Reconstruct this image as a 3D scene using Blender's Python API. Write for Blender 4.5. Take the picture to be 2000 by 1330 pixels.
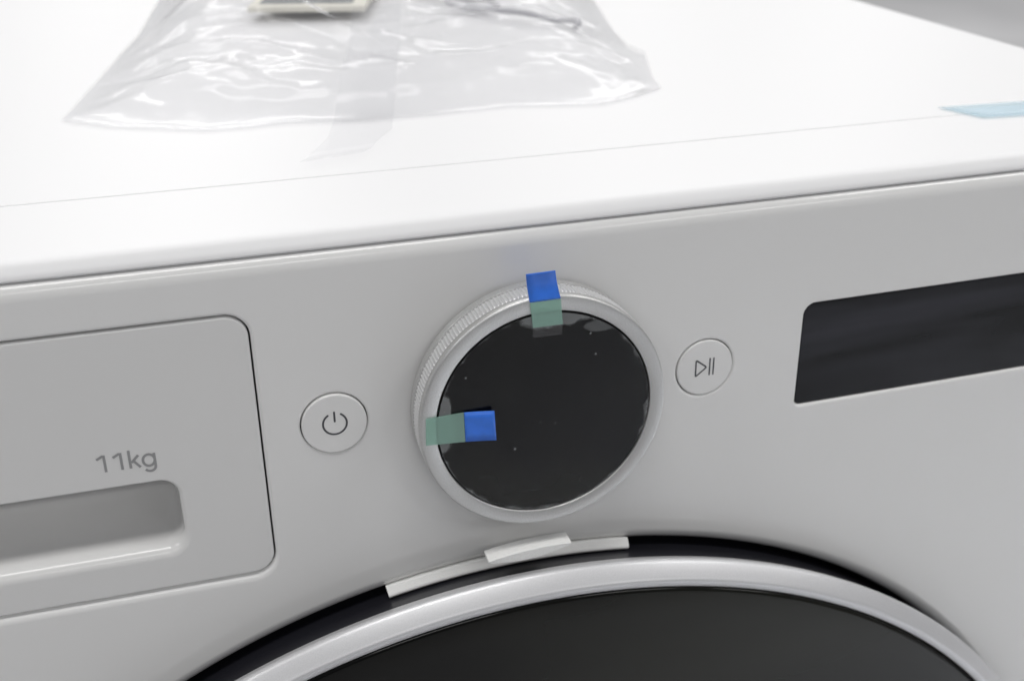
import bpy, bmesh, math, random
from math import sin, cos, pi, radians, sqrt, hypot, atan2, exp
from mathutils import Vector, Matrix, noise
from mathutils.geometry import delaunay_2d_cdt

for o in list(bpy.data.objects):
    bpy.data.objects.remove(o, do_unlink=True)
sc = bpy.context.scene
COL = sc.collection
ZO = 0.85            # height of the seam under the top cover above the floor

# ------------------------------------------------------------------ camera
cam = bpy.data.cameras.new('camera'); camo = bpy.data.objects.new('camera', cam); COL.objects.link(camo)
YAW, PITCH, ROLL = 0.28431, -0.4457, -0.01119
fwd = Vector((sin(YAW) * cos(PITCH), cos(YAW) * cos(PITCH), sin(PITCH)))
rgt = Vector((cos(YAW), -sin(YAW), 0)); upv = rgt.cross(fwd)
r2 = rgt * cos(ROLL) + upv * sin(ROLL); u2 = -rgt * sin(ROLL) + upv * cos(ROLL)
camo.matrix_world = Matrix(((r2.x, u2.x, -fwd.x, -0.09873), (r2.y, u2.y, -fwd.y, -0.31524),
                            (r2.z, u2.z, -fwd.z, 0.11989 + ZO), (0, 0, 0, 1)))
cam.sensor_width = 36.0
cam.lens = 36.0 * 2250.07 / 2000.0
cam.clip_start = 0.01; cam.clip_end = 200.0
cam.dof.use_dof = True; cam.dof.focus_distance = 0.352; cam.dof.aperture_fstop = 13.0
sc.camera = camo

# ------------------------------------------------------------------ world, lamps, exposure
w = bpy.data.worlds.new('World'); sc.world = w; w.use_nodes = True
bg = w.node_tree.nodes['Background']
bg.inputs[0].default_value = (0.93, 0.95, 1.0, 1); bg.inputs[1].default_value = 0.155
LAMPS = [(x, y) for x in (-2.1, -0.15, 1.8, 3.75) for y in (-2.9, -0.55, 1.3, 3.3, 5.2)]
for i, (x, y) in enumerate(LAMPS):
    l = bpy.data.lights.new('ceiling_lamp', 'AREA'); l.shape = 'RECTANGLE'
    l.size = 1.2; l.size_y = 0.35; l.energy = 13.0 if y < 3 else 25.0; l.color = (1.0, 0.99, 0.975)
    lo = bpy.data.objects.new('ceiling_lamp', l); COL.objects.link(lo)
    lo.location = (x, y, 2.65)
# added lamp: brightens the floor at front right, for reflections in panel and glass
l = bpy.data.lights.new('added_floor_lamp', 'AREA'); l.shape = 'SQUARE'; l.size = 0.6; l.energy = 10.0; l.color = (0.90, 0.95, 1.0); l.spread = radians(52)
lo = bpy.data.objects.new('added_floor_lamp', l); COL.objects.link(lo); lo.location = (1.2, -0.85, 2.65)
sc.view_settings.view_transform = 'Standard'; sc.view_settings.look = 'None'
sc.view_settings.exposure = 0.0; sc.view_settings.gamma = 1.0
try:
    sc.cycles.use_denoising = True
    sc.cycles.caustics_reflective = False; sc.cycles.caustics_refractive = False
except Exception:
    pass

# ------------------------------------------------------------------ materials
MATS = {}
def mat(name, base, rough=0.4, metal=0.0, spec=0.5, coat=0.0, noise_scale=0.0, noise_amt=0.0, rough_var=0.0, bump=0.0, bump_scale=400.0, coat_rough=0.05):
    m = bpy.data.materials.new(name); m.use_nodes = True; nt = m.node_tree; p = nt.nodes['Principled BSDF']
    p.inputs['Base Color'].default_value = (*base, 1); p.inputs['Roughness'].default_value = rough
    p.inputs['Metallic'].default_value = metal; p.inputs['Specular IOR Level'].default_value = spec
    p.inputs['Coat Weight'].default_value = coat; p.inputs['Coat Roughness'].default_value = coat_rough
    tc = nt.nodes.new('ShaderNodeTexCoord')
    if noise_amt > 0:
        n = nt.nodes.new('ShaderNodeTexNoise'); n.inputs['Scale'].default_value = noise_scale; n.inputs['Detail'].default_value = 4
        nt.links.new(tc.outputs['Object'], n.inputs['Vector'])
        r = nt.nodes.new('ShaderNodeMapRange'); r.inputs[1].default_value = 0.3; r.inputs[2].default_value = 0.7
        r.inputs[3].default_value = 1 - noise_amt; r.inputs[4].default_value = 1 + noise_amt
        nt.links.new(n.outputs[0], r.inputs[0])
        mx = nt.nodes.new('ShaderNodeVectorMath'); mx.operation = 'SCALE'; mx.inputs[0].default_value = base
        nt.links.new(r.outputs[0], mx.inputs[3]); nt.links.new(mx.outputs[0], p.inputs['Base Color'])
    if rough_var > 0:
        n = nt.nodes.new('ShaderNodeTexNoise'); n.inputs['Scale'].default_value = 35; n.inputs['Detail'].default_value = 5
        nt.links.new(tc.outputs['Object'], n.inputs['Vector'])
        r = nt.nodes.new('ShaderNodeMapRange'); r.inputs[1].default_value = 0.3; r.inputs[2].default_value = 0.7
        r.inputs[3].default_value = rough - rough_var; r.inputs[4].default_value = rough + rough_var
        nt.links.new(n.outputs[0], r.inputs[0]); nt.links.new(r.outputs[0], p.inputs['Roughness'])
    if bump > 0:
        n = nt.nodes.new('ShaderNodeTexNoise'); n.inputs['Scale'].default_value = bump_scale; n.inputs['Detail'].default_value = 3
        nt.links.new(tc.outputs['Object'], n.inputs['Vector'])
        b = nt.nodes.new('ShaderNodeBump'); b.inputs['Strength'].default_value = 1.0; b.inputs['Distance'].default_value = bump
        nt.links.new(n.outputs[0], b.inputs['Height']); nt.links.new(b.outputs[0], p.inputs['Normal'])
    MATS[name] = m
    return m

M_PANEL = mat('white_gloss_plastic', (0.835, 0.832, 0.824), 0.14, rough_var=0.03, bump=0.000004, bump_scale=900)
M_DRAWER = mat('white_drawer_plastic', (0.78, 0.777, 0.77), 0.17, rough_var=0.03, bump=0.000005, bump_scale=900)
M_TOP = mat('white_enamel', (0.775, 0.775, 0.785), 0.45)
M_BUTTON = mat('white_button_plastic', (0.835, 0.832, 0.824), 0.2)
M_SILVER = mat('silver_paint', (0.64, 0.64, 0.635), 0.36, metal=0.65, noise_scale=2500, noise_amt=0.10, bump=0.00001, bump_scale=2600)
M_RING = mat('satin_silver_ring', (0.69, 0.69, 0.705), 0.36, metal=0.38, noise_scale=2500, noise_amt=0.05, bump=0.000006, bump_scale=2600)
M_BLACK = mat('black_satin_plastic', (0.016, 0.016, 0.021), 0.30, bump=0.000008, bump_scale=1200)
M_GAP = mat('dark_gap', (0.012, 0.012, 0.013), 0.8)
def painted_reflections(name, rough, amt, scale, stretch, seed, spec=0.30, tint=0.75):
    """black glass with soft room reflections painted into its colour as drawn-out patches"""
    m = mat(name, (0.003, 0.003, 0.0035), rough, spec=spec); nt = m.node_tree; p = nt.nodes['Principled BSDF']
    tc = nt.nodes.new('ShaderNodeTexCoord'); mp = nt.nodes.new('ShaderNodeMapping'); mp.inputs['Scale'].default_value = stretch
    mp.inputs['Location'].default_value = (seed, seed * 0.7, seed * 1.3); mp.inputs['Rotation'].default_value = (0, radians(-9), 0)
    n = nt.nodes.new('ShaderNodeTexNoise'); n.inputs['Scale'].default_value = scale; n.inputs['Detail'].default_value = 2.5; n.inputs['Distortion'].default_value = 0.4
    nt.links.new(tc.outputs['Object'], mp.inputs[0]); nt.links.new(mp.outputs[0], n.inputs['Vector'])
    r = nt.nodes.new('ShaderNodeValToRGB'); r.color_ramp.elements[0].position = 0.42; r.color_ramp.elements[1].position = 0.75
    r.color_ramp.elements[0].color = (0.002, 0.002, 0.002, 1); r.color_ramp.elements[1].color = (amt, amt, amt * tint, 1)  # lighter streaks in the base colour stand in for reflections
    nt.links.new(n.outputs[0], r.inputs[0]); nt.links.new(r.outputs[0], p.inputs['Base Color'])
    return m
M_GLASS = painted_reflections('black_glass', 0.09, 0.022, 7, (0.6, 1, 1.2), 4.0)
M_DIALGLASS = painted_reflections('dial_glass', 0.06, 0.016, 30, (0.7, 1, 1.2), 2.0)
M_DISP = painted_reflections('black_display_glass', 0.13, 0.040, 24, (0.35, 1, 1.6), 7.0, 0.22, 1.25)
M_KNURL = mat('knurled_silver', (0.88, 0.88, 0.885), 0.34, metal=0.45)
M_FOAM = mat('white_foam', (0.93, 0.93, 0.915), 0.85, bump=0.00018, bump_scale=900)
M_PRINT = mat('grey_print', (0.33, 0.33, 0.335), 0.5)
M_ICON = mat('dark_grey_print', (0.07, 0.07, 0.08), 0.4)
M_BLUE = mat('blue_plastic_tab', (0.045, 0.20, 0.82), 0.3, noise_scale=300, noise_amt=0.08, bump=0.00006, bump_scale=220)
M_PAPER = mat('cream_paper', (0.72, 0.70, 0.62), 0.8)
M_SHEET = mat('white_paper', (0.80, 0.79, 0.76), 0.8)
M_PHOTO = mat('dark_print', (0.10, 0.11, 0.12), 0.5, noise_scale=60, noise_amt=0.8)
M_CABLE = mat('grey_rubber', (0.42, 0.42, 0.45), 0.5)
M_FLOOR = mat('grey_floor', (0.42, 0.42, 0.43), 0.6, noise_scale=0.7, noise_amt=0.15)

def thin_film(name, tint, diffuse, d_fac, gloss_rough, gloss_fac, mask=None):
    """clear sheet: transparent + a little scattering + surface gloss"""
    m = bpy.data.materials.new(name); m.use_nodes = True; nt = m.node_tree; nt.nodes.clear()
    out = nt.nodes.new('ShaderNodeOutputMaterial')
    tr = nt.nodes.new('ShaderNodeBsdfTransparent'); tr.inputs[0].default_value = (*tint, 1)
    di = nt.nodes.new('ShaderNodeBsdfDiffuse'); di.inputs[0].default_value = (*diffuse, 1)
    tl = nt.nodes.new('ShaderNodeBsdfTranslucent'); tl.inputs[0].default_value = (*diffuse, 1)
    dm = nt.nodes.new('ShaderNodeMixShader'); dm.inputs[0].default_value = 0.35
    nt.links.new(di.outputs[0], dm.inputs[1]); nt.links.new(tl.outputs[0], dm.inputs[2])
    mx = nt.nodes.new('ShaderNodeMixShader'); mx.inputs[0].default_value = d_fac
    nt.links.new(tr.outputs[0], mx.inputs[1]); nt.links.new(dm.outputs[0], mx.inputs[2])
    gl = nt.nodes.new('ShaderNodeBsdfGlossy'); gl.inputs['Roughness'].default_value = gloss_rough
    ge = nt.nodes.new('ShaderNodeNewGeometry'); dt = nt.nodes.new('ShaderNodeVectorMath'); dt.operation = 'DOT_PRODUCT'
    nt.links.new(ge.outputs['Incoming'], dt.inputs[0]); nt.links.new(ge.outputs['Normal'], dt.inputs[1])
    ab = nt.nodes.new('ShaderNodeMath'); ab.operation = 'ABSOLUTE'; nt.links.new(dt.outputs['Value'], ab.inputs[0])
    om = nt.nodes.new('ShaderNodeMath'); om.operation = 'SUBTRACT'; om.inputs[0].default_value = 1.0; nt.links.new(ab.outputs[0], om.inputs[1])
    pw = nt.nodes.new('ShaderNodeMath'); pw.operation = 'POWER'; pw.inputs[1].default_value = 5.0; nt.links.new(om.outputs[0], pw.inputs[0])
    fr = nt.nodes.new('ShaderNodeMath'); fr.operation = 'MULTIPLY_ADD'; fr.inputs[1].default_value = 0.96; fr.inputs[2].default_value = 0.04; nt.links.new(pw.outputs[0], fr.inputs[0])
    mul = nt.nodes.new('ShaderNodeMath'); mul.operation = 'MULTIPLY'; mul.inputs[1].default_value = gloss_fac; mul.use_clamp = True
    nt.links.new(fr.outputs[0], mul.inputs[0])
    m2 = nt.nodes.new('ShaderNodeMixShader'); nt.links.new(mul.outputs[0], m2.inputs[0])
    nt.links.new(mx.outputs[0], m2.inputs[1]); nt.links.new(gl.outputs[0], m2.inputs[2])
    nt.links.new(m2.outputs[0], out.inputs[0])
    if mask is not None:
        mask(nt, mx)
    MATS[name] = m
    return m

# ------------------------------------------------------------------ mesh helpers
BOW = 0.028
def bow(x): return BOW * x * x

class MB:
    """vertices with analytic normals (or None) and faces"""
    def __init__(s): s.v = []; s.n = []; s.f = []
    def add(s, p, n=None): s.v.append(p); s.n.append(n); return len(s.v) - 1
    def quad(s, *a): s.f.append(tuple(a))
    def build(s, name, material, parent=None, bowed=False, smooth=True, kind=None):
        vs = [(p[0], p[1] + (bow(p[0]) if bowed else 0), p[2] + ZO) for p in s.v]
        me = bpy.data.meshes.new(name); me.from_pydata(vs, [], s.f); me.update()
        me.materials.append(material)
        if smooth:
            me.polygons.foreach_set('use_smooth', [True] * len(me.polygons))
        if s.n and all(n is not None for n in s.n):
            ns = []
            for p, n in zip(s.v, s.n):
                nn = Vector(n)
                if bowed: nn = Vector((n[0] - n[1] * 2 * BOW * p[0], n[1], n[2]))
                ns.append(nn.normalized())
            # faces wound to agree with the normals
            flip = [i for i, f in enumerate(me.polygons)
                    if f.normal.dot(sum((ns[k] for k in f.vertices), Vector())) < 0]
            if flip:
                bm = bmesh.new(); bm.from_mesh(me); bm.faces.ensure_lookup_table()
                bmesh.ops.reverse_faces(bm, faces=[bm.faces[i] for i in flip]); bm.to_mesh(me); bm.free()
            me.normals_split_custom_set_from_vertices([tuple(n) for n in ns])
        else:
            bm = bmesh.new(); bm.from_mesh(me); bmesh.ops.recalc_face_normals(bm, faces=bm.faces); bm.to_mesh(me); bm.free()
        o = bpy.data.objects.new(name, me); COL.objects.link(o)
        if parent is not None: attach(o, parent)
        return o

def attach(o, parent):
    o.parent = parent
    base = Vector((0, 0, 0)); p = parent
    while p is not None: base += p.location; p = p.parent
    o.location = o.location - base

def empty(name, loc):
    o = bpy.data.objects.new(name, None); COL.objects.link(o); o.location = loc; o.empty_display_size = 0.05
    return o
def tag(o, label, cat, group=None):
    o['label'] = label; o['category'] = cat
    if group: o['group'] = group
    return o

def in_poly(x, y, lp, bb):
    if x < bb[0] or x > bb[1] or y < bb[2] or y > bb[3]: return False
    ins = False; ax, ay = lp[-1][0], lp[-1][1]
    for q in lp:
        bx, by = q[0], q[1]
        if (ay > y) != (by > y) and x < (bx - ax) * (y - ay) / (by - ay) + ax: ins = not ins
        ax, ay = bx, by
    return ins
def cdt(outer, holes=(), extra=(), eps=1e-7):
    """triangles between an outer loop and hole loops -> (points, faces)"""
    pts = []; edges = []
    for lp in [outer] + list(holes):
        b = len(pts); pts += [Vector((p[0], p[1])) for p in lp]
        edges += [(b + i, b + (i + 1) % len(lp)) for i in range(len(lp))]
    pts += [Vector(p) for p in extra]
    vo, eo, fo, *_ = delaunay_2d_cdt(pts, edges, [], 0, eps)
    lps = [(lp, (min(p[0] for p in lp), max(p[0] for p in lp), min(p[1] for p in lp), max(p[1] for p in lp))) for lp in [outer] + list(holes)]
    keep = []
    for f in fo:
        c = (vo[f[0]] + vo[f[1]] + vo[f[2]]) / 3
        if in_poly(c.x, c.y, *lps[0]) and not any(in_poly(c.x, c.y, *h) for h in lps[1:]): keep.append(f)
    used = sorted({i for f in keep for i in f}); mp = {i: k for k, i in enumerate(used)}
    return [vo[i] for i in used], [tuple(mp[i] for i in f) for f in keep]

def rrect(x0, x1, z0, z1, radii, step=0.008, arc=14):
    """rounded rectangle loop, counter-clockwise seen from the front; radii for tl, tr, br, bl. -> [(x, z, nx, nz)] with outward normals"""
    tl, tr, br, bl = radii
    L = []
    def side(ax, az, bx, bz, nx, nz):
        n = max(1, int(hypot(bx - ax, bz - az) / step))
        for i in range(1, n):
            t = i / n; L.append((ax + (bx - ax) * t, az + (bz - az) * t, nx, nz))
    def corner(cx, cz, r, a0):
        for i in range(arc + 1):
            a = a0 + (pi / 2) * i / arc
            L.append((cx + r * cos(a), cz + r * sin(a), cos(a), sin(a)))
    corner(x1 - tr, z1 - tr, tr, 0); side(x1 - tr, z1, x0 + tl, z1, 0, 1)
    corner(x0 + tl, z1 - tl, tl, pi / 2); side(x0, z1 - tl, x0, z0 + bl, -1, 0)
    corner(x0 + bl, z0 + bl, bl, pi); side(x0 + bl, z0, x1 - br, z0, 0, -1)
    corner(x1 - br, z0 + br, br, 3 * pi / 2); side(x1, z0 + br, x1, z1 - tr, 1, 0)
    return L
def circle(cx, cz, r, n):
    return [(cx + r * cos(2 * pi * i / n), cz + r * sin(2 * pi * i / n), cos(2 * pi * i / n), sin(2 * pi * i / n)) for i in range(n)]

def rim(mb, loop, hole, y0, wf, df, D, steps=6):
    """rolled edge along a loop, from the flat face into a wall D deep; returns the flat-side 2D loop"""
    sg = -1.0 if hole else 1.0         # direction of the void
    rows = []; flat = []
    for (x, z, nx, nz) in loop:
        wv = wf(nx, nz) if callable(wf) else wf
        dv = df(nx, nz) if callable(df) else df
        vx, vz = nx * sg, nz * sg
        col = []
        for k in range(steps + 1):
            a = (pi / 2) * k / steps
            off = wv * (1 - sin(a)); yy = y0 + dv * (1 - cos(a))
            n = Vector((vx * dv * sin(a), -wv * cos(a), vz * dv * sin(a))).normalized()
            col.append(mb.add((x - vx * off, yy, z - vz * off), tuple(n)))
        col.append(mb.add((x, y0 + max(D, dv + 0.0002), z), (vx, 0, vz)))
        rows.append(col); flat.append((x - vx * wv, z - vz * wv))
    n = len(rows)
    for i in range(n):
        a, b = rows[i], rows[(i + 1) % n]
        for k in range(len(a) - 1): mb.quad(a[k], b[k], b[k + 1], a[k + 1])
    return flat

def fill(mb, outer, holes, y0, grid=0.01):
    """flat face between loops (constrained triangulation with an even grid inside)"""
    xs = [p[0] for p in outer]; zs = [p[1] for p in outer]; extra = []
    x = min(xs) + grid
    while x < max(xs) - grid * .5:
        z = min(zs) + grid
        while z < max(zs) - grid * .5:
            extra.append((x + 0.00013, z + 0.00017)); z += grid
        x += grid
    vo, fo = cdt(outer, holes, extra)
    b = len(mb.v)
    for p in vo: mb.add((p[0], y0, p[1]), (0, -1, 0))
    for f in fo: mb.quad(*[b + i for i in f])

def lathe(mb, prof, cx, cz, n, a0=0.0, a1=2 * pi, sharp=40):
    """revolve (radius, y) about the front-back axis; profile corners sharper than `sharp` degrees get split normals"""
    closed = abs(a1 - a0 - 2 * pi) < 1e-6
    m = n if closed else n + 1
    segs = []
    for k in range(len(prof) - 1):
        (ra, ya), (rb, yb) = prof[k], prof[k + 1]
        dr, dy = rb - ra, yb - ya; l = hypot(dr, dy) or 1
        segs.append((-dy / l, dr / l))      # (radial, y) normal
    def nrm(k, side):
        if side == 0: a, b = segs[k], segs[k - 1] if k > 0 else segs[k]
        else: a, b = segs[k], segs[k + 1] if k < len(segs) - 1 else segs[k]
        if a[0] * b[0] + a[1] * b[1] > cos(radians(sharp)):
            s = (a[0] + b[0], a[1] + b[1]); l = hypot(*s); return (s[0] / l, s[1] / l)
        return a
    for k in range(len(segs)):
        base = []
        for (r, y), nn in ((prof[k], nrm(k, 0)), (prof[k + 1], nrm(k, 1))):
            row = []
            for i in range(m):
                t = a0 + (a1 - a0) * i / n
                row.append(mb.add((cx + r * cos(t), y, cz + r * sin(t)), (nn[0] * cos(t), nn[1], nn[0] * sin(t))))
            base.append(row)
        for i in range(n):
            j = (i + 1) % m
            mb.quad(base[0][i], base[0][j], base[1][j], base[1][i])

def arcprof(cr, cy, r, a0, a1, n):
    return [(cr + r * cos(radians(a0 + (a1 - a0) * i / n)), cy + r * sin(radians(a0 + (a1 - a0) * i / n))) for i in range(n + 1)]

def ribbon(mb, pts, wd, y, closed=False, thick=0.00006, flat_ends=False):
    """printed stroke of even width with rounded ends"""
    h = wd / 2; n = len(pts); Lp = []; Rp = []
    for i in range(n):
        a = pts[i - 1] if (i > 0 or closed) else pts[i]; b = pts[(i + 1) % n] if (i < n - 1 or closed) else pts[i]
        dx, dz = b[0] - a[0], b[1] - a[1]; l = hypot(dx, dz) or 1
        Lp.append((pts[i][0] - dz / l * h, pts[i][1] + dx / l * h)); Rp.append((pts[i][0] + dz / l * h, pts[i][1] - dx / l * h))
    if closed:
        ia = [mb.add((p[0], y - thick, p[1]), (0, -1, 0)) for p in Lp]; ib = [mb.add((p[0], y - thick, p[1]), (0, -1, 0)) for p in Rp]
        for i in range(n): mb.quad(ia[i], ia[(i + 1) % n], ib[(i + 1) % n], ib[i])
    else:
        def cap(c, frm):
            a = atan2(frm[1] - c[1], frm[0] - c[0]); return [(c[0] + h * cos(a - pi * k / 6), c[1] + h * sin(a - pi * k / 6)) for k in range(1, 6)]
        poly = Lp + Rp[::-1] if flat_ends else Lp + cap(pts[-1], Lp[-1]) + Rp[::-1] + cap(pts[0], Rp[0])
        vo, fo = cdt(poly)
        b = len(mb.v)
        for p in vo: mb.add((p[0], y - thick, p[1]), (0, -1, 0))
        for f in fo: mb.quad(*[b + i for i in f])

def box(mb, x0, x1, y0, y1, z0, z1):
    b = len(mb.v)
    for x in (x0, x1):
        for y in (y0, y1):
            for z in (z0, z1): mb.add((x, y, z))
    for q in ((0, 1, 3, 2), (4, 6, 7, 5), (0, 4, 5, 1), (2, 3, 7, 6), (0, 2, 6, 4), (1, 5, 7, 3)): mb.quad(*[b + i for i in q])

# ------------------------------------------------------------------ floor
mb = MB()
for x, y in ((-60, -60), (60, -60), (60, 60), (-60, 60)): mb.add((x, y, -ZO), (0, 0, 1))
mb.quad(0, 1, 2, 3)
fl = mb.build('floor', M_FLOOR); fl['kind'] = 'structure'

# ------------------------------------------------------------------ washing machine: cabinet, top, front panel
machine = empty('washing_machine', (0, 0.29, 0))
tag(machine, 'white front-loading washing machine with a central dial and black round door', 'washing machine')
XH = 0.298
mb = MB(); box(mb, -XH + 0.002, XH - 0.002, 0.05, 0.565, -ZO + 0.02, -0.004)
mb.build('cabinet', M_TOP, machine, smooth=False)
for sx in (-0.25, 0.25):
    for sy in (0.08, 0.52):
        m2 = MB(); n0 = 16
        ra = [m2.add((sx + 0.02 * cos(2 * pi * i / n0), sy + 0.02 * sin(2 * pi * i / n0), -ZO)) for i in range(n0)]
        rb = [m2.add((sx + 0.016 * cos(2 * pi * i / n0), sy + 0.016 * sin(2 * pi * i / n0), -ZO + 0.022)) for i in range(n0)]
        for i in range(n0): m2.quad(ra[i], ra[(i + 1) % n0], rb[(i + 1) % n0], rb[i])
        m2.f.append(tuple(ra)); m2.f.append(tuple(rb))
        m2.build('foot', M_GAP, machine)

def top_strip(name, y_front, y_back, z, front_prof, back_r, x_r=0.006):
    """slab of the top: section swept across, with rolled front, back and side edges"""
    sec = front_prof + [(y_back - back_r + back_r * sin(a), z - back_r + back_r * cos(a)) for a in [radians(15 * k) for k in range(0, 7)]] + [(y_back, z - 0.02)]
    n = 60; mb = MB(); rows = []
    def nrm2(k):
        a = sec[max(k - 1, 0)]; b = sec[min(k + 1, len(sec) - 1)]; dy, dz = b[0] - a[0], b[1] - a[1]; l = hypot(dy, dz); return (-dz / l, dy / l)
    xs = [-XH + 2 * XH * i / n for i in range(n + 1)]
    for i, x in enumerate(xs):
        rows.append([mb.add((x, yy + (bow(x) if yy < 0.02 else bow(x)), zz), (0, *nrm2(k))) for k, (yy, zz) in enumerate(sec)])
    for i in range(n):
        for k in range(len(sec) - 1): mb.quad(rows[i][k], rows[i + 1][k], rows[i + 1][k + 1], rows[i][k + 1])
    # rolled side edges
    for sgn in (-1, 1):
        x = sgn * XH; prev = [mb.add((x, yy + bow(x), zz), (0, *nrm2(k))) for k, (yy, zz) in enumerate(sec)]
        for q in range(1, 7):
            a = radians(15 * q)
            cur = []
            for k, (yy, zz) in enumerate(sec):
                ny, nz = nrm2(k)
                cur.append(mb.add((x + sgn * 0.004 * sin(a), yy + bow(x) - ny * 0.004 * (1 - cos(a)), zz - nz * 0.004 * (1 - cos(a))), (sgn * sin(a), ny * cos(a), nz * cos(a))))
            for k in range(len(sec) - 1): mb.quad(prev[k], cur[k], cur[k + 1], prev[k + 1])
            prev = cur
        low = [mb.add((x + sgn * 0.004, yy + bow(x), min(zz, 0.0) - 0.02), (sgn, 0, 0)) for (yy, zz) in sec]
        for k in range(len(sec) - 1): mb.quad(prev[k], low[k], low[k + 1], prev[k + 1])
    return mb.build(name, M_TOP, machine)
# front strip of the top: short lip, small roll, flat
ZT = 0.0042
fp = [(0.014, -0.0004), (0.0034, -0.0004), (0.0026, -0.0004), (0.0020, -0.0002), (0.0018, 0.0002), (0.0019, 0.0006), (0.0024, 0.0013), (0.0031, 0.0020), (0.0040, 0.0027), (0.0050, 0.0033), (0.0062, 0.0038), (0.0076, ZT - 0.0001), (0.0092, ZT - 0.00002), (0.0105, ZT)]
fp += [(0.014, ZT), (0.03, ZT)]
top = top_strip('top_cover', 0, 0.0578, ZT, fp, 0.0005)
fp2 = [(0.0580, ZT - 0.02)] + [(0.0580 + 0.0006 * (1 - cos(radians(15 * k))), ZT + 0.0001 - 0.0006 + 0.0006 * sin(radians(15 * k))) for k in range(7)] + [(0.07, ZT + 0.0001), (0.3, ZT + 0.0001), (0.5, ZT + 0.0001)]
top_strip('top_plate', 0.058, 0.56, ZT + 0.0001, fp2, 0.004)

# ---- front panel with its openings
DOOR_C = (-0.0037, -0.3718); R_ARCH = 0.2515
ZK = -0.05715
BTN_R = 0.0103; XP, XQ = -0.0644, 0.0613
DRW = (-0.285, -0.0866, -0.1082, -0.0166)
DSP = (0.0974, 0.2625, -0.0779, -0.0388)
mb = MB()
outer = rrect(-XH, XH, -ZO + 0.02, -0.0006, (0.0056,) * 4, 0.01)
flat_o = rim(mb, outer, False, 0.0, 0.0050, 0.0036, 0.03, 9)
holes = []
lp_d = rrect(DRW[0], DRW[1], DRW[2], DRW[3], (0.0075, 0.0075, 0.0075, 0.0075))
holes.append(rim(mb, lp_d, True, 0.0, lambda nx, nz: 0.0012 + 0.0018 * max(0, -nz), lambda nx, nz: 0.0012 + 0.0016 * max(0, -nz), 0.012))
for bx in (XP, XQ):
    holes.append(rim(mb, circle(bx, ZK, BTN_R + 0.00022, 96), True, 0.0, 0.0010, 0.0008, 0.006, 5))
lp_s = rrect(DSP[0], DSP[1], DSP[2], DSP[3], (0.0042, 0.0042, 0.0024, 0.0024))
holes.append(rim(mb, lp_s, True, 0.0, lambda nx, nz: 0.0006 + 0.0010 * max(0, -nz), 0.0012, 0.006))
holes.append(rim(mb, circle(DOOR_C[0], DOOR_C[1], R_ARCH, 360), True, 0.0, 0.0060, 0.0065, 0.03, 14))
fill(mb, flat_o, holes, 0.0, 0.009)
mb.build('front_panel', M_PANEL, machine, bowed=True)

# dark space behind the gaps
mb = MB(); box(mb, -0.29, 0.29, 0.047, 0.0475, -0.70, -0.006); 
mb.build('inner_bulkhead', M_GAP, machine, smooth=False)

# ---- detergent drawer
G = 0.0005; DY = 0.0004
mb = MB()
lp = rrect(DRW[0] + G, DRW[1] - G, DRW[2] + G, DRW[3] - G - 0.0001, (0.007,) * 4)
fo_ = rim(mb, lp, False, DY, 0.0008, 0.0009, 0.02)
PK = (-0.255, -0.1134, -0.0929, -0.0683)
lp_p = rrect(PK[0], PK[1], PK[2], PK[3], (0.0062,) * 4, 0.006)
wpk = lambda nx, nz: 0.0006 + 0.0034 * max(0, -nz) ** 1.3 + 0.0009 * max(0, nx) 
hp = rim(mb, lp_p, True, DY, wpk, lambda nx, nz: 0.0006 + 0.0042 * max(0, -nz) ** 1.3 + 0.0012 * max(0, nx), 0.0002, 9)
fill(mb, fo_, [hp], DY, 0.009)
drawer = mb.build('detergent_drawer', M_DRAWER, machine, bowed=True)
# handle recess: walls that close in and a floor that sweeps up to the back
mb = MB(); rows = []; ND = 12
for k in range(ND + 1):
    t = k / ND; a = t * pi / 2
    row = []
    for (x, z, nx, nz) in lp_p:
        dv = 0.0006 + 0.0042 * max(0, -nz) ** 1.3 + 0.0012 * max(0, nx)
        y = DY + dv + 0.0002 + (0.030 - dv) * sin(a)
        lift = 0.0
        xx = x - nx * 0.004 * (1 - cos(a)); zz = z - nz * (0.012 if nz < 0 else 0.004) * (1 - cos(a))
        row.append(mb.add((xx, y, zz)))
    rows.append(row)
n = len(lp_p)
for k in range(ND):
    for i in range(n): mb.quad(rows[k][i], rows[k][(i + 1) % n], rows[k + 1][(i + 1) % n], rows[k + 1][i])
mb.f.append(tuple(rows[-1]))
mb.build('handle_recess', M_DRAWER, drawer, bowed=True)
# capacity lettering
mb = MB(); SW = 0.00078; LY = DY - 0.00002
def stroke(pts): ribbon(mb, pts, SW, LY, flat_ends=True)
def seg(a, b, n=4): return [(a[0] + (b[0] - a[0]) * i / n, a[1] + (b[1] - a[1]) * i / n) for i in range(n + 1)]
LX, LZ, CAP, XH_ = -0.1348, -0.06245, 0.0058, 0.0042
for ox in (0.0, 0.0047):
    stroke(seg((LX + ox + 0.0019, LZ), (LX + ox + 0.0019, LZ + CAP)))
    LY -= 0.00001
    stroke(seg((LX + ox + 0.00165, LZ + CAP - 0.0002), (LX + ox - 0.0003, LZ + CAP - 0.0013)))
    LY += 0.00001
kx = LX + 0.0090
stroke(seg((kx, LZ), (kx, LZ + 0.0062)))
LY -= 0.00001
stroke(seg((kx + 0.0004, LZ + 0.0019), (kx + 0.0026, LZ + XH_)))
LY -= 0.00001
stroke(seg((kx + 0.0009, LZ + 0.0026), (kx + 0.0028, LZ)))
gx, gz, gr = kx + 0.0054, LZ + 0.0020, 0.0017
stroke([(gx + gr * cos(radians(8 + 345 * i / 40)), gz + gr * 1.15 * sin(radians(8 + 345 * i / 40))) for i in range(41)])
LY += 0.00001
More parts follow.
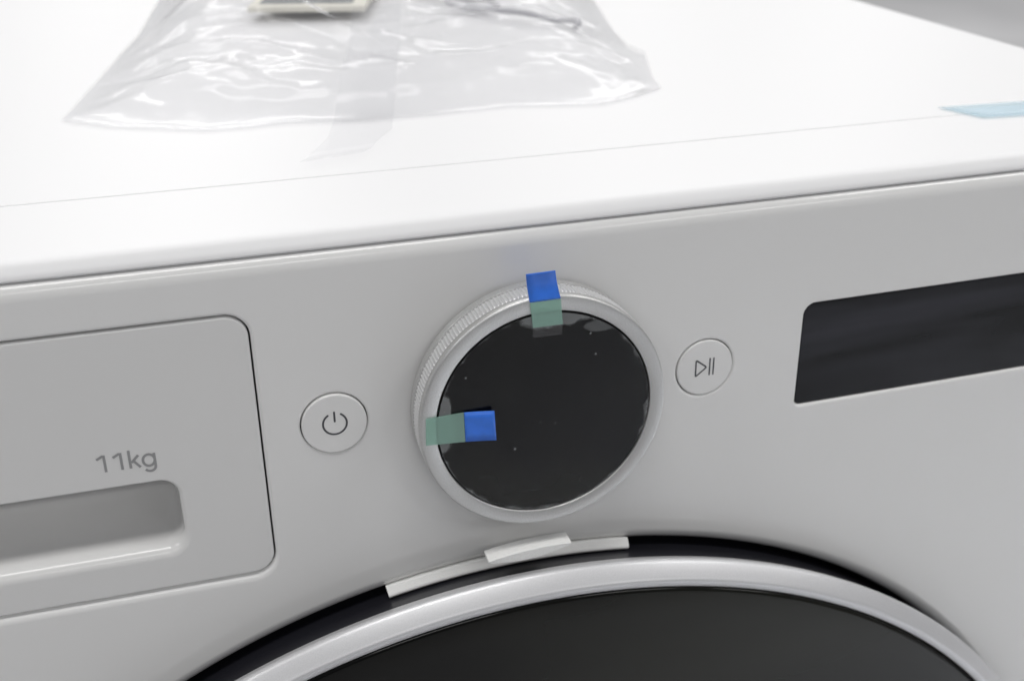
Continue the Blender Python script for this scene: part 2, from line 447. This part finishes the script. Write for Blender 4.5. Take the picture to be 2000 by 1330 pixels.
stroke([(gx + gr, LZ + XH_)] + seg((gx + gr, LZ + 0.003), (gx + gr, LZ - 0.0002), 3) + [(gx + 1.6 * 0.001 * cos(radians(-a)) + 0.0001, LZ - 0.0003 + 0.0015 * sin(radians(-a))) for a in range(15, 151, 15)])
mb.build('capacity_lettering', M_PRINT, drawer, bowed=True)

# ---- buttons
def button(name, bx, proud):
    mb = MB()
    fo2 = rim(mb, circle(bx, ZK, BTN_R - 0.0001, 96), False, -proud, 0.0005, 0.0005, 0.005, 5)
    fill(mb, fo2, [], -proud, 0.004)
    return mb.build(name, M_BUTTON, machine, bowed=True)
bp_ = button('power_button', XP, 0.0006)
mb = MB(); c0 = (XP + 0.0001, ZK + 0.0002); rr = 0.0037
ribbon(mb, [(c0[0] + rr * cos(radians(90 + 33 + 294 * i / 60)), c0[1] + rr * sin(radians(90 + 33 + 294 * i / 60))) for i in range(61)], 0.00062, -0.0006)
ribbon(mb, [(c0[0], c0[1] + 0.0008 + 0.0032 * i / 6) for i in range(7)], 0.00062, -0.0006)
mb.build('power_symbol', M_ICON, bp_, bowed=True)
bq_ = button('start_button', XQ, 0.0001)
mb = MB(); ix, iz = XQ + 0.0001, ZK + 0.0002
tri = [(ix - 0.0035, iz - 0.0031), (ix - 0.0035, iz + 0.0031), (ix + 0.0005, iz)]
loop = []
for i in range(3):
    p, a, b = Vector(tri[i]), Vector(tri[i - 1]), Vector(tri[(i + 1) % 3]); r = 0.0006
    u1 = (a - p).normalized() * r; u2_ = (b - p).normalized() * r
    for k in range(5):
        t = k / 4; loop.append(tuple((p + u1) * (1 - t) ** 2 + p * 2 * t * (1 - t) + (p + u2_) * t * t))
ribbon(mb, loop, 0.00055, -0.0001, closed=True)
for dx in (0.0016, 0.0030): ribbon(mb, [(ix + dx, iz - 0.003 + 0.006 * i / 6) for i in range(7)], 0.00055, -0.0001)
mb.build('play_pause_symbol', M_ICON, bq_, bowed=True)

# ---- display window
mb = MB()
lp = rrect(DSP[0] + 0.00015, DSP[1] - 0.00015, DSP[2] + 0.00015, DSP[3] - 0.00015, (0.004, 0.004, 0.0022, 0.0022))
f2 = rim(mb, lp, False, 0.0006, 0.0004, 0.0003, 0.006, 3); fill(mb, f2, [], 0.0006, 0.009)
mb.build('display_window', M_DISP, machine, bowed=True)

# ---- control dial
mb = MB()
lathe(mb, [(0.0360, 0.0005), (0.0382, 0.0005), (0.0382, -0.0012), (0.0400, -0.0012), (0.04045, -0.0016), (0.04045, -0.0039), (0.0403, -0.0042), (0.0397, -0.0043)], 0, ZK, 180)
dial = mb.build('control_dial', M_SILVER, machine)
NK = 196; NS = 8; NA = 40; mb = MB(); rows = []
for j in range(NA + 1):
    t = j / NA; y = -0.0043 - 0.0072 * t; row = []
    env = min(1, t * 8, (1 - t) * 8)
    for i in range(NK * NS):
        a = 2 * pi * i / (NK * NS)
        ph = (i % NS) / NS
        g = min(1.0, max(0.0, 0.5 + 0.95 * cos(2 * pi * ph)))
        dots = 0.97 + 0.03 * cos(2 * pi * t * 7 + (pi if (i // NS) % 2 else 0))
        r = 0.03968 + 0.00075 * env * g * dots
        row.append(mb.add((r * cos(a), y, ZK + r * sin(a))))
    rows.append(row)
m_ = NK * NS
for j in range(NA):
    for i in range(m_): mb.quad(rows[j][i], rows[j][(i + 1) % m_], rows[j + 1][(i + 1) % m_], rows[j + 1][i])
mb.build('knurled_band', M_KNURL, dial)
mb = MB()
lathe(mb, [(0.0397, -0.0115), (0.0402, -0.0115), (0.04035, -0.0117), (0.04035, -0.0131)] + arcprof(0.03955, -0.0136, 0.0008, 0, -90, 6)[0:] + [(0.0356, -0.0144), (0.03535, -0.0142), (0.0353, -0.0128)], 0, ZK, 200, sharp=50)
mb.build('bezel', M_SILVER, dial)
mb = MB()
lathe(mb, [(0.0353, -0.0131), (0.0345, -0.0131)], 0, ZK, 120)
mb.build('bezel_gap', M_GAP, dial)
mb = MB(); lathe(mb, [(0.03505, -0.0130), (0.03505, -0.0138), (0.0349, -0.0141), (0.0002, -0.0142), (0.0, -0.0142)], 0, ZK, 160)
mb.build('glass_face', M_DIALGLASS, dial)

# ---- door
mb = MB(); DX, DZ = DOOR_C
lathe(mb, [(0.2470, 0.030), (0.2487, 0.008), (0.2498, 0.0), (0.2510, -0.004), (0.2528, -0.010), (0.2542, -0.0146), (0.2540, -0.0152)], DX, DZ, 360)
door = mb.build('door', M_BLACK, machine)
mb = MB()
prof = [(0.2538, -0.0120), (0.2551, -0.0148), (0.2554, -0.0156), (0.2552, -0.0164), (0.2546, -0.0172), (0.2530, -0.0191), (0.2516, -0.0206), (0.2509, -0.0213), (0.2504, -0.0216), (0.2499, -0.0217), (0.2490, -0.0216), (0.2480, -0.0213), (0.2476, -0.0210), (0.2475, -0.0204), (0.2475, -0.016)]
lathe(mb, prof, DX, DZ, 360, sharp=60)
mb.build('silver_ring', M_RING, door)
mb = MB()
gp = [(0.2469, -0.014), (0.2469, -0.0180)] + arcprof(0.2444, -0.0180, 0.0025, 0, -80, 10)[1:]
rg, yg = gp[-1]
for k in range(1, 30):
    t = k / 29; gp.append((rg * (1 - t), yg - 0.012 * (1 - (1 - t) ** 2)))
lathe(mb, gp, DX, DZ, 256, sharp=30)
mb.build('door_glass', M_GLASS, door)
mb = MB(); lathe(mb, [(0.249, -0.0150), (0.246, -0.0150)], DX, DZ, 180)
mb.build('ring_groove', M_GAP, door)

# ------------------------------------------------------------------ foam spacer tucked above the door
def arc_bar(mb, ang, sec, cx, cz):
    """closed section swept along an arc; sec(t) -> [(radius, y)]"""
    rows = []
    for i, a in enumerate(ang):
        t = i / (len(ang) - 1); rows.append([mb.add((cx + r * sin(a), y, cz + r * cos(a))) for r, y in sec(t)])
    m = len(rows[0])
    for i in range(len(ang) - 1):
        for k in range(m): mb.quad(rows[i][k], rows[i][(k + 1) % m], rows[i + 1][(k + 1) % m], rows[i + 1][k])
    mb.f.append(tuple(rows[0])); mb.f.append(tuple(reversed(rows[-1])))
foam = empty('foam_spacer', (0, 0, DZ + 0.2515 + ZO))
tag(foam, 'white foam packing strip wedged above the black door below the dial', 'foam strip')
mb = MB()
a0, a1 = math.asin((-0.0521 - DX) / 0.2545), math.asin((0.0350 - DX) / 0.2545)
arc_bar(mb, [a0 + (a1 - a0) * i / 40 for i in range(41)], lambda t: [(0.2516, 0.006), (0.2534, 0.0016), (0.2546, -0.0008), (0.2543, -0.0016), (0.2527, -0.0034), (0.2521, -0.0036), (0.2512, -0.0030), (0.2500, 0.006)], DX, DZ)
mb.build('strip', M_FOAM, foam, smooth=False)
mb = MB()
b0, b1 = math.asin((-0.0193 - DX) / 0.258), math.asin((0.0088 - DX) / 0.258)
def tabsec(t):
    bl = 4 * t * (1 - t); zt = 0.2634 + 0.0006 * bl + 0.0014 * t; th = 0.0012 + 0.0030 * bl
    k = max(0.0, min(1.0, (bl - 0.45) / 0.35)); lp_ = lambda p, q: (p[0] + (q[0] - p[0]) * k, p[1] + (q[1] - p[1]) * k)
    return [(zt, -0.0086), (zt - 0.0002, -0.0138), (zt - 0.0006, -0.0143), (zt - th, -0.0141), lp_((zt - th - 0.0003, -0.0092), (0.2532, -0.0036)), lp_((zt - th, -0.0088), (0.2542, -0.0026)), lp_((zt - 0.0006, -0.0087), (zt - 0.0030, -0.0060))]
arc_bar(mb, [b0 + (b1 - b0) * i / 24 for i in range(25)], tabsec, DX, DZ)
mb.build('raised_tab', M_FOAM, foam, smooth=False)

# ------------------------------------------------------------------ dial film and pull tabs
def film_mask(nt, mx):
    tc = nt.nodes.new('ShaderNodeTexCoord')
    sep = nt.nodes.new('ShaderNodeSeparateXYZ'); nt.links.new(tc.outputs['Object'], sep.inputs[0])
    def mth(op, a, b=None, clamp=False):
        n = nt.nodes.new('ShaderNodeMath'); n.operation = op; n.use_clamp = clamp
        for i, v in enumerate((a, b)):
            if v is None: continue
            if isinstance(v, (int, float)): n.inputs[i].default_value = v
            else: nt.links.new(v, n.inputs[i])
        return n.outputs[0]
    X = sep.outputs[0]; Z = sep.outputs[2]
    rad = mth('SQRT', mth('ADD', mth('MULTIPLY', X, X), mth('MULTIPLY', Z, Z)))
    nz = nt.nodes.new('ShaderNodeTexNoise'); nz.inputs['Scale'].default_value = 160; nz.inputs['Detail'].default_value = 5
    nt.links.new(tc.outputs['Object'], nz.inputs['Vector'])
    n2 = nt.nodes.new('ShaderNodeTexNoise'); n2.inputs['Scale'].default_value = 420; n2.inputs['Detail'].default_value = 3
    nt.links.new(tc.outputs['Object'], n2.inputs['Vector'])
    def bump(cx, cz, sx, sz):      # soft spot where the film lifts
        dx = mth('DIVIDE', mth('SUBTRACT', X, cx), sx); dz = mth('DIVIDE', mth('SUBTRACT', Z, cz), sz)
        return mth('SUBTRACT', 1.0, mth('SQRT', mth('ADD', mth('MULTIPLY', dx, dx), mth('MULTIPLY', dz, dz))), )
    wob = mth('MULTIPLY', mth('SUBTRACT', nz.outputs[0], 0.5), 1.1)
    def spot(*a): return mth('MULTIPLY', mth('ADD', bump(*a), wob), 5.0, True)
    edge = mth('MULTIPLY', mth('ADD', mth('DIVIDE', mth('SUBTRACT', rad, 0.0339), 0.0012), mth('MULTIPLY', mth('SUBTRACT', nz.outputs[0], 0.52), 6.0)), 1.2, True)
    lift = mth('MAXIMUM', spot(0.0035, 0.0338, 0.0135, 0.0044), mth('MAXIMUM', spot(-0.0335, 0.0022, 0.0042, 0.0115), mth('MULTIPLY', spot(0.019, 0.0285, 0.008, 0.0022), 0.6)))
    vo = nt.nodes.new('ShaderNodeTexVoronoi'); vo.inputs['Scale'].default_value = 150
    nt.links.new(tc.outputs['Object'], vo.inputs['Vector'])
    speck = mth('MULTIPLY', mth('MULTIPLY', mth('SUBTRACT', 0.09, vo.outputs['Distance']), 18.0, True), mth('MULTIPLY', mth('SUBTRACT', nz.outputs[0], 0.45), 9.0, True))
    tex = mth('ADD', mth('MULTIPLY', n2.outputs[0], 0.6), 0.2)
    tot = mth('MAXIMUM', mth('MULTIPLY', lift, 0.5), mth('MAXIMUM', mth('MULTIPLY', edge, mth('MULTIPLY', tex, 0.7)), mth('MULTIPLY', speck, 0.6)))
    nt.links.new(mth('ADD', tot, 0.004, True), mx.inputs[0])
M_FILM = thin_film('clear_film', (0.98, 0.98, 0.99), (0.55, 0.57, 0.58), 0.02, 0.12, 0.25, film_mask)
mb = MB()
c = mb.add((0, 0, 0), (0, -1, 0)); NR, NT = 10, 96; prev = None
for j in range(1, NR + 1):
    r = 0.0347 * j / NR
    row = [mb.add((r * cos(2 * pi * i / NT), -0.00006 * noise.noise(Vector((r * cos(2 * pi * i / NT) * 90, r * sin(2 * pi * i / NT) * 90, 0))), r * sin(2 * pi * i / NT)), (0, -1, 0)) for i in range(NT)]
    for i in range(NT):
        if prev is None: mb.f.append((c, row[i], row[(i + 1) % NT]))
        else: mb.quad(prev[i], row[i], row[(i + 1) % NT], prev[(i + 1) % NT])
    prev = row
film = mb.build('protective_film', M_FILM)
for v in film.data.vertices: v.co.z -= ZO
film.location = (0, -0.0145, ZK + ZO)
tag(film, 'clear round protective film with bubbled edge on the dial face', 'protective film')

M_GREEN = thin_film('green_tape', (0.85, 0.97, 0.92), (0.62, 0.88, 0.79), 0.42, 0.3, 0.6)
M_CLEARTAPE = thin_film('clear_tape', (0.996, 0.996, 0.998), (0.97, 0.97, 0.985), 0.035, 0.14, 0.12)
def sheet(mb, cen, across, nseg, nacr, thick=0.00012):
    """thin strip: cen(t)->(point, side vector half width); closed with a small thickness along its normal"""
    P0 = []
    for i in range(nseg + 1):
        p, s = cen(i / nseg); P0.append([p + s * (2 * k / nacr - 1) for k in range(nacr + 1)])
    nrm = []
    for i in range(nseg + 1):
        a = P0[max(i - 1, 0)]; b = P0[min(i + 1, nseg)]
        nrm.append([((b[k] - a[k]).cross(P0[i][-1] - P0[i][0])).normalized() for k in range(nacr + 1)])
    A = [[mb.add(tuple(P0[i][k])) for k in range(nacr + 1)] for i in range(nseg + 1)]
    B = [[mb.add(tuple(P0[i][k] - nrm[i][k] * thick)) for k in range(nacr + 1)] for i in range(nseg + 1)]
    for i in range(nseg):
        for k in range(nacr):
            mb.quad(A[i][k], A[i + 1][k], A[i + 1][k + 1], A[i][k + 1]); mb.quad(B[i][k], B[i][k + 1], B[i + 1][k + 1], B[i + 1][k])
        mb.quad(A[i][0], B[i][0], B[i + 1][0], A[i + 1][0]); mb.quad(A[i][nacr], A[i + 1][nacr], B[i + 1][nacr], B[i][nacr])
    for k in range(nacr):
        mb.quad(A[0][k], A[0][k + 1], B[0][k + 1], B[0][k]); mb.quad(A[nseg][k], B[nseg][k], B[nseg][k + 1], A[nseg][k + 1])
def quadstrip(c00, c01, c10, c11, yf):
    """strip between two end edges given as (x,z) pairs; yf(t) is its depth"""
    def cen(t):
        l = Vector((c00[0] + (c10[0] - c00[0]) * t, yf(t), c00[1] + (c10[1] - c00[1]) * t))
        r = Vector((c01[0] + (c11[0] - c01[0]) * t, yf(t), c01[1] + (c11[1] - c01[1]) * t))
        return (l + r) / 2, (r - l) / 2
    return cen
YF = -0.0148
tab = empty('pull_tab', (0, YF, -0.018 + ZO)); tag(tab, 'pull tab sticking up over the top rim of the dial, blue end upward', 'pull tab', 'pull tabs on the dial film')
mb = MB(); sheet(mb, quadstrip((-0.0043, -0.0264), (0.0051, -0.0264), (-0.0052, -0.0182), (0.0045, -0.0181), lambda t: YF), None, 8, 4)
mb.build('green_strip', M_GREEN, tab, smooth=False)
mb = MB(); sheet(mb, quadstrip((-0.0043, -0.0298), (0.0050, -0.0299), (-0.0043, -0.0265), (0.0051, -0.0265), lambda t: YF + 0.0001), None, 4, 4)
mb.build('clear_end', M_CLEARTAPE, tab, smooth=False)
mb = MB(); sheet(mb, quadstrip((-0.0052, -0.0181), (0.0045, -0.0180), (-0.0064, -0.0088), (0.0027, -0.0087), lambda t: YF + 0.0002 + 0.0008 * sin(t * pi)), None, 14, 4, 0.00018)
mb.build('blue_end', M_BLUE, tab)
tab2 = empty('pull_tab', (-0.027, YF, -0.057 + ZO)); tag(tab2, 'pull tab on the left of the dial, its blue end lying on the black face', 'pull tab', 'pull tabs on the dial film')
mb = MB(); sheet(mb, quadstrip((-0.0388, -0.0614), (-0.0384, -0.0521), (-0.0264, -0.0621), (-0.0266, -0.0517), lambda t: YF - 0.0003 * max(0, t - 0.6)), None, 10, 4)
mb.build('green_strip', M_GREEN, tab2, smooth=False)
mb = MB(); sheet(mb, quadstrip((-0.0263, -0.0621), (-0.0265, -0.0517), (-0.0167, -0.0626), (-0.0172, -0.0521), lambda t: YF - 0.0002 - 0.0011 * t ** 1.5), None, 12, 4, 0.00018)
mb.build('blue_end', M_BLUE, tab2)

# ------------------------------------------------------------------ things on the top: bag, booklet, cable, tapes
ZS = ZT + 0.0001
random.seed(11)
# bag outline on the top (x, y), counter-clockwise from the front left corner
OUT = [(-0.1425, 0.160), (-0.124, 0.1435), (-0.106, 0.135), (-0.090, 0.1265), (-0.074, 0.126), (-0.058, 0.128), (-0.032, 0.121), (-0.001, 0.122), (0.030, 0.125), (0.049, 0.120), (0.065, 0.1155), (0.081, 0.122), (0.100, 0.134), (0.104, 0.1535),
       (0.113, 0.180), (0.1195, 0.200), (0.117, 0.216), (0.132, 0.281), (0.151, 0.355), (0.152, 0.45), (0.150, 0.535), (0.02, 0.545), (-0.09, 0.535), (-0.100, 0.447), (-0.113, 0.330), (-0.1275, 0.245), (-0.1395, 0.175)]
def inside_dist(x, y):
    best = 9; ins = False; n = len(OUT)
    for i in range(n):
        ax, ay = OUT[i]; bx, by = OUT[(i + 1) % n]
        dx, dy = bx - ax, by - ay; t = max(0, min(1, ((x - ax) * dx + (y - ay) * dy) / (dx * dx + dy * dy)))
        best = min(best, hypot(x - ax - dx * t, y - ay - dy * t))
        if (ay > y) != (by > y) and x < (bx - ax) * (y - ay) / (by - ay) + ax: ins = not ins
    return best if ins else -best
FOLDS = []
for _ in range(95):
    cx, cy = random.uniform(-0.125, 0.115), random.uniform(0.135, 0.40)
    an = random.gauss(radians(-48 if cx < 0.0 else 12), radians(30))
    FOLDS.append((cx, cy, cos(an), sin(an), random.uniform(0.008, 0.032), random.uniform(0.003, 0.010), random.choice((-1, 1, 1)) * random.uniform(0.15, 0.5)))
for cx, cy, an, ln, wd, am in ((-0.058, 0.262, -58, 0.045, 0.012, 0.8), (-0.030, 0.225, -52, 0.05, 0.010, 0.9), (-0.085, 0.215, -25, 0.03, 0.009, 0.7), (-0.045, 0.300, -35, 0.035, 0.010, 0.8), (0.055, 0.225, 14, 0.04, 0.009, 0.7), (0.075, 0.180, 8, 0.035, 0.008, 0.6)):
    FOLDS.append((cx, cy, cos(radians(an)), sin(radians(an)), ln, wd, am))
def bag_h(x, y):
    d = inside_dist(x, y)
    s = lambda a, b, v: (lambda t: t * t * (3 - 2 * t))(max(0, min(1, (v - a) / (b - a))))
    body = 0.010 * s(0, 0.05, d) + 0.020 * s(0.20, 0.33, y) * s(0, 0.05, d)
    body += 0.010 * exp(-((x + 0.04) / 0.05) ** 2 - ((y - 0.25) / 0.05) ** 2) + 0.007 * exp(-((x - 0.06) / 0.045) ** 2 - ((y - 0.215) / 0.03) ** 2)
    h = body; env = s(0.0, 0.022, d)
    for cx, cy, c, si, ln, wd, am in FOLDS:
        u = (x - cx) * c + (y - cy) * si; v = -(x - cx) * si + (y - cy) * c
        if abs(u) < 2.2 * ln and abs(v) < wd:
            h += env * am * exp(-(u / ln) ** 2) * max(0, wd - abs(v)) * 0.6
    h += env * 0.0013 * abs(noise.noise(Vector((x * 38, y * 38, 3.1)))) + env * 0.0004 * noise.noise(Vector((x * 120, y * 120, 1.7)))
    return h
M_BAG = thin_film('clear_bag_plastic', (0.995, 0.995, 0.997), (0.97, 0.972, 0.99), 0.12, 0.17, 0.38)
def bag_grid(hf, mb, st):
    idx = {}
    nx = int(0.31 / st); ny = int(0.45 / st); step_of = lambda y: st if y < 0.36 else 3 * st
    pts = [Vector(p) for p in OUT]; ne = len(OUT)
    fine = []
    for i in range(ne):
        a, b = Vector(OUT[i]), Vector(OUT[(i + 1) % ne]); k = max(1, int((b - a).length / st))
        for q in range(k): fine.append(a.lerp(b, q / k))
    p2 = []
    for i in range(nx + 1):
        for j in range(ny + 1):
            x = -0.15 + st * i + random.uniform(-.2, .2) * st; y = 0.105 + st * j + random.uniform(-.2, .2) * st
            if y > 0.36 and (i % 3 or j % 3): continue
            if inside_dist(x, y) > st * 0.6: p2.append(Vector((x, y)))
    vo, fo = cdt(fine, (), p2)
    b = len(mb.v)
    for p in vo: mb.add((p[0], p[1], ZS + hf(p[0], p[1])))
    for f in fo: mb.quad(*[b + i for i in f])
mb = MB(); bag_grid(lambda x, y: 0.0012 + bag_h(x, y), mb, 0.0020)
nb = len(mb.f)
bag_grid(lambda x, y: 0.0006 + 0.0005 * max(0, noise.noise(Vector((x * 30, y * 30, 1)))), mb, 0.009)
bag = mb.build('plastic_bag', M_BAG)
tag(bag, 'crumpled clear plastic bag lying on the white machine top', 'plastic bag')
# booklet in the bag
bk = empty('booklet', (-0.01, 0.40, ZS + ZO)); tag(bk, 'cream paper booklet with a dark picture inside the clear bag', 'booklet')
def slab(mb, fl_, fr_, depth, z0, z1):
    """block from its front edge (two x,y points), running back square to it"""
    d = Vector((fr_[0] - fl_[0], fr_[1] - fl_[1])); nn = Vector((-d.y, d.x)).normalized() * depth
    q = [fl_, fr_, (fr_[0] + nn.x, fr_[1] + nn.y), (fl_[0] + nn.x, fl_[1] + nn.y)]
    b = len(mb.v)
    for z in (z0, z1):
        for p in q: mb.add((p[0], p[1], z))
    for f in ((3, 2, 1, 0), (4, 5, 6, 7), (0, 1, 5, 4), (1, 2, 6, 5), (2, 3, 7, 6), (3, 0, 4, 7)): mb.quad(*[b + i for i in f])
mb = MB(); slab(mb, (-0.0535, 0.356), (0.0090, 0.338), 0.13, 0.0095, 0.0125)
mb.build('pages', M_PAPER, bk, smooth=False)
mb = MB(); slab(mb, (-0.0465, 0.3635), (0.0040, 0.3490), 0.10, 0.0126, 0.0128)
mb.build('cover_picture', M_PHOTO, bk, smooth=False)
# folded lead in the bag
cp = [(0.050, 0.43), (0.060, 0.385), (0.075, 0.36), (0.085, 0.335), (0.070, 0.34), (0.060, 0.355), (0.072, 0.33), (0.092, 0.30), (0.104, 0.285), (0.110, 0.268), (0.106, 0.262)]
mb = MB(); ring = []
fine = []
for i in range(len(cp) - 1):
    p0, p1, p2_, p3 = [Vector(cp[max(0, min(len(cp) - 1, i + k))]) for k in (-1, 0, 1, 2)]
    for q in range(6):
        t = q / 6; fine.append(0.5 * ((2 * p1) + (p2_ - p0) * t + (2 * p0 - 5 * p1 + 4 * p2_ - p3) * t * t + (3 * p1 - p0 - 3 * p2_ + p3) * t ** 3))
fine.append(Vector(cp[-1]))
for i, p in enumerate(fine):
    d = (fine[min(i + 1, len(fine) - 1)] - fine[max(i - 1, 0)]).normalized(); n2 = Vector((-d.y, d.x))
    ring.append([mb.add((p.x + n2.x * 0.0016 * cos(a), p.y + n2.y * 0.0016 * cos(a), ZS + 0.0034 + 0.0016 * sin(a) + 0.002 * (0.5 + 0.5 * sin(i * 0.5)))) for a in [2 * pi * k / 8 for k in range(8)]])
for i in range(len(ring) - 1):
    for k in range(8): mb.quad(ring[i][k], ring[i][(k + 1) % 8], ring[i + 1][(k + 1) % 8], ring[i + 1][k])
mb.f.append(tuple(ring[0])); mb.f.append(tuple(reversed(ring[-1])))
cb = mb.build('cable', M_CABLE); tag(cb, 'thin grey cable coiled inside the clear bag, beside the booklet', 'cable')
# clear tape over the front edge of the bag
mb = MB()
TP = [((-0.001, 0.242), 0.0120), ((-0.012, 0.190), 0.0122), ((-0.025, 0.141), 0.0122), ((-0.035, 0.099), 0.0124), ((-0.050, 0.070), 0.0112)]
def tape_c(t):
    f = t * (len(TP) - 1); i = min(int(f), len(TP) - 2); q = f - i
    x = TP[i][0][0] * (1 - q) + TP[i + 1][0][0] * q; y = TP[i][0][1] * (1 - q) + TP[i + 1][0][1] * q; wd = TP[i][1] * (1 - q) + TP[i + 1][1] * q
    z = ZS + 0.0022 + max(0, max(bag_h(x + k * wd * 0.5, y) if inside_dist(x + k * wd * 0.5, y) > 0 else 0 for k in (-2, -1, 0, 1, 2))) * 1.0
    if t > 0.9: z = ZS + 0.0012 + 0.0015 * (t - 0.9) * 10
    return Vector((x, y, z)), Vector((wd, wd * 0.22, 0))
sheet(mb, tape_c, None, 60, 6, 0.00003)
tp = mb.build('clear_tape', M_CLEARTAPE, smooth=False); tag(tp, 'clear tape strip holding the front edge of the plastic bag', 'tape')
# pale blue tape at the right
M_SKY = thin_film('pale_blue_tape', (0.93, 0.975, 0.995), (0.80, 0.92, 0.98), 0.22, 0.3, 0.3)
mb = MB()
sheet(mb, lambda t: (Vector((0.1935 + 0.075 * t, 0.0597 - 0.006 * t, ZS + 0.0006)), Vector((0.0015 * (1 - t) + 0.002, -0.0095 - 0.001 * t, 0))), None, 12, 3, 0.0001)
bt = mb.build('blue_tape', M_SKY); tag(bt, 'pale blue tape strip lying near the right end of the white top', 'tape')
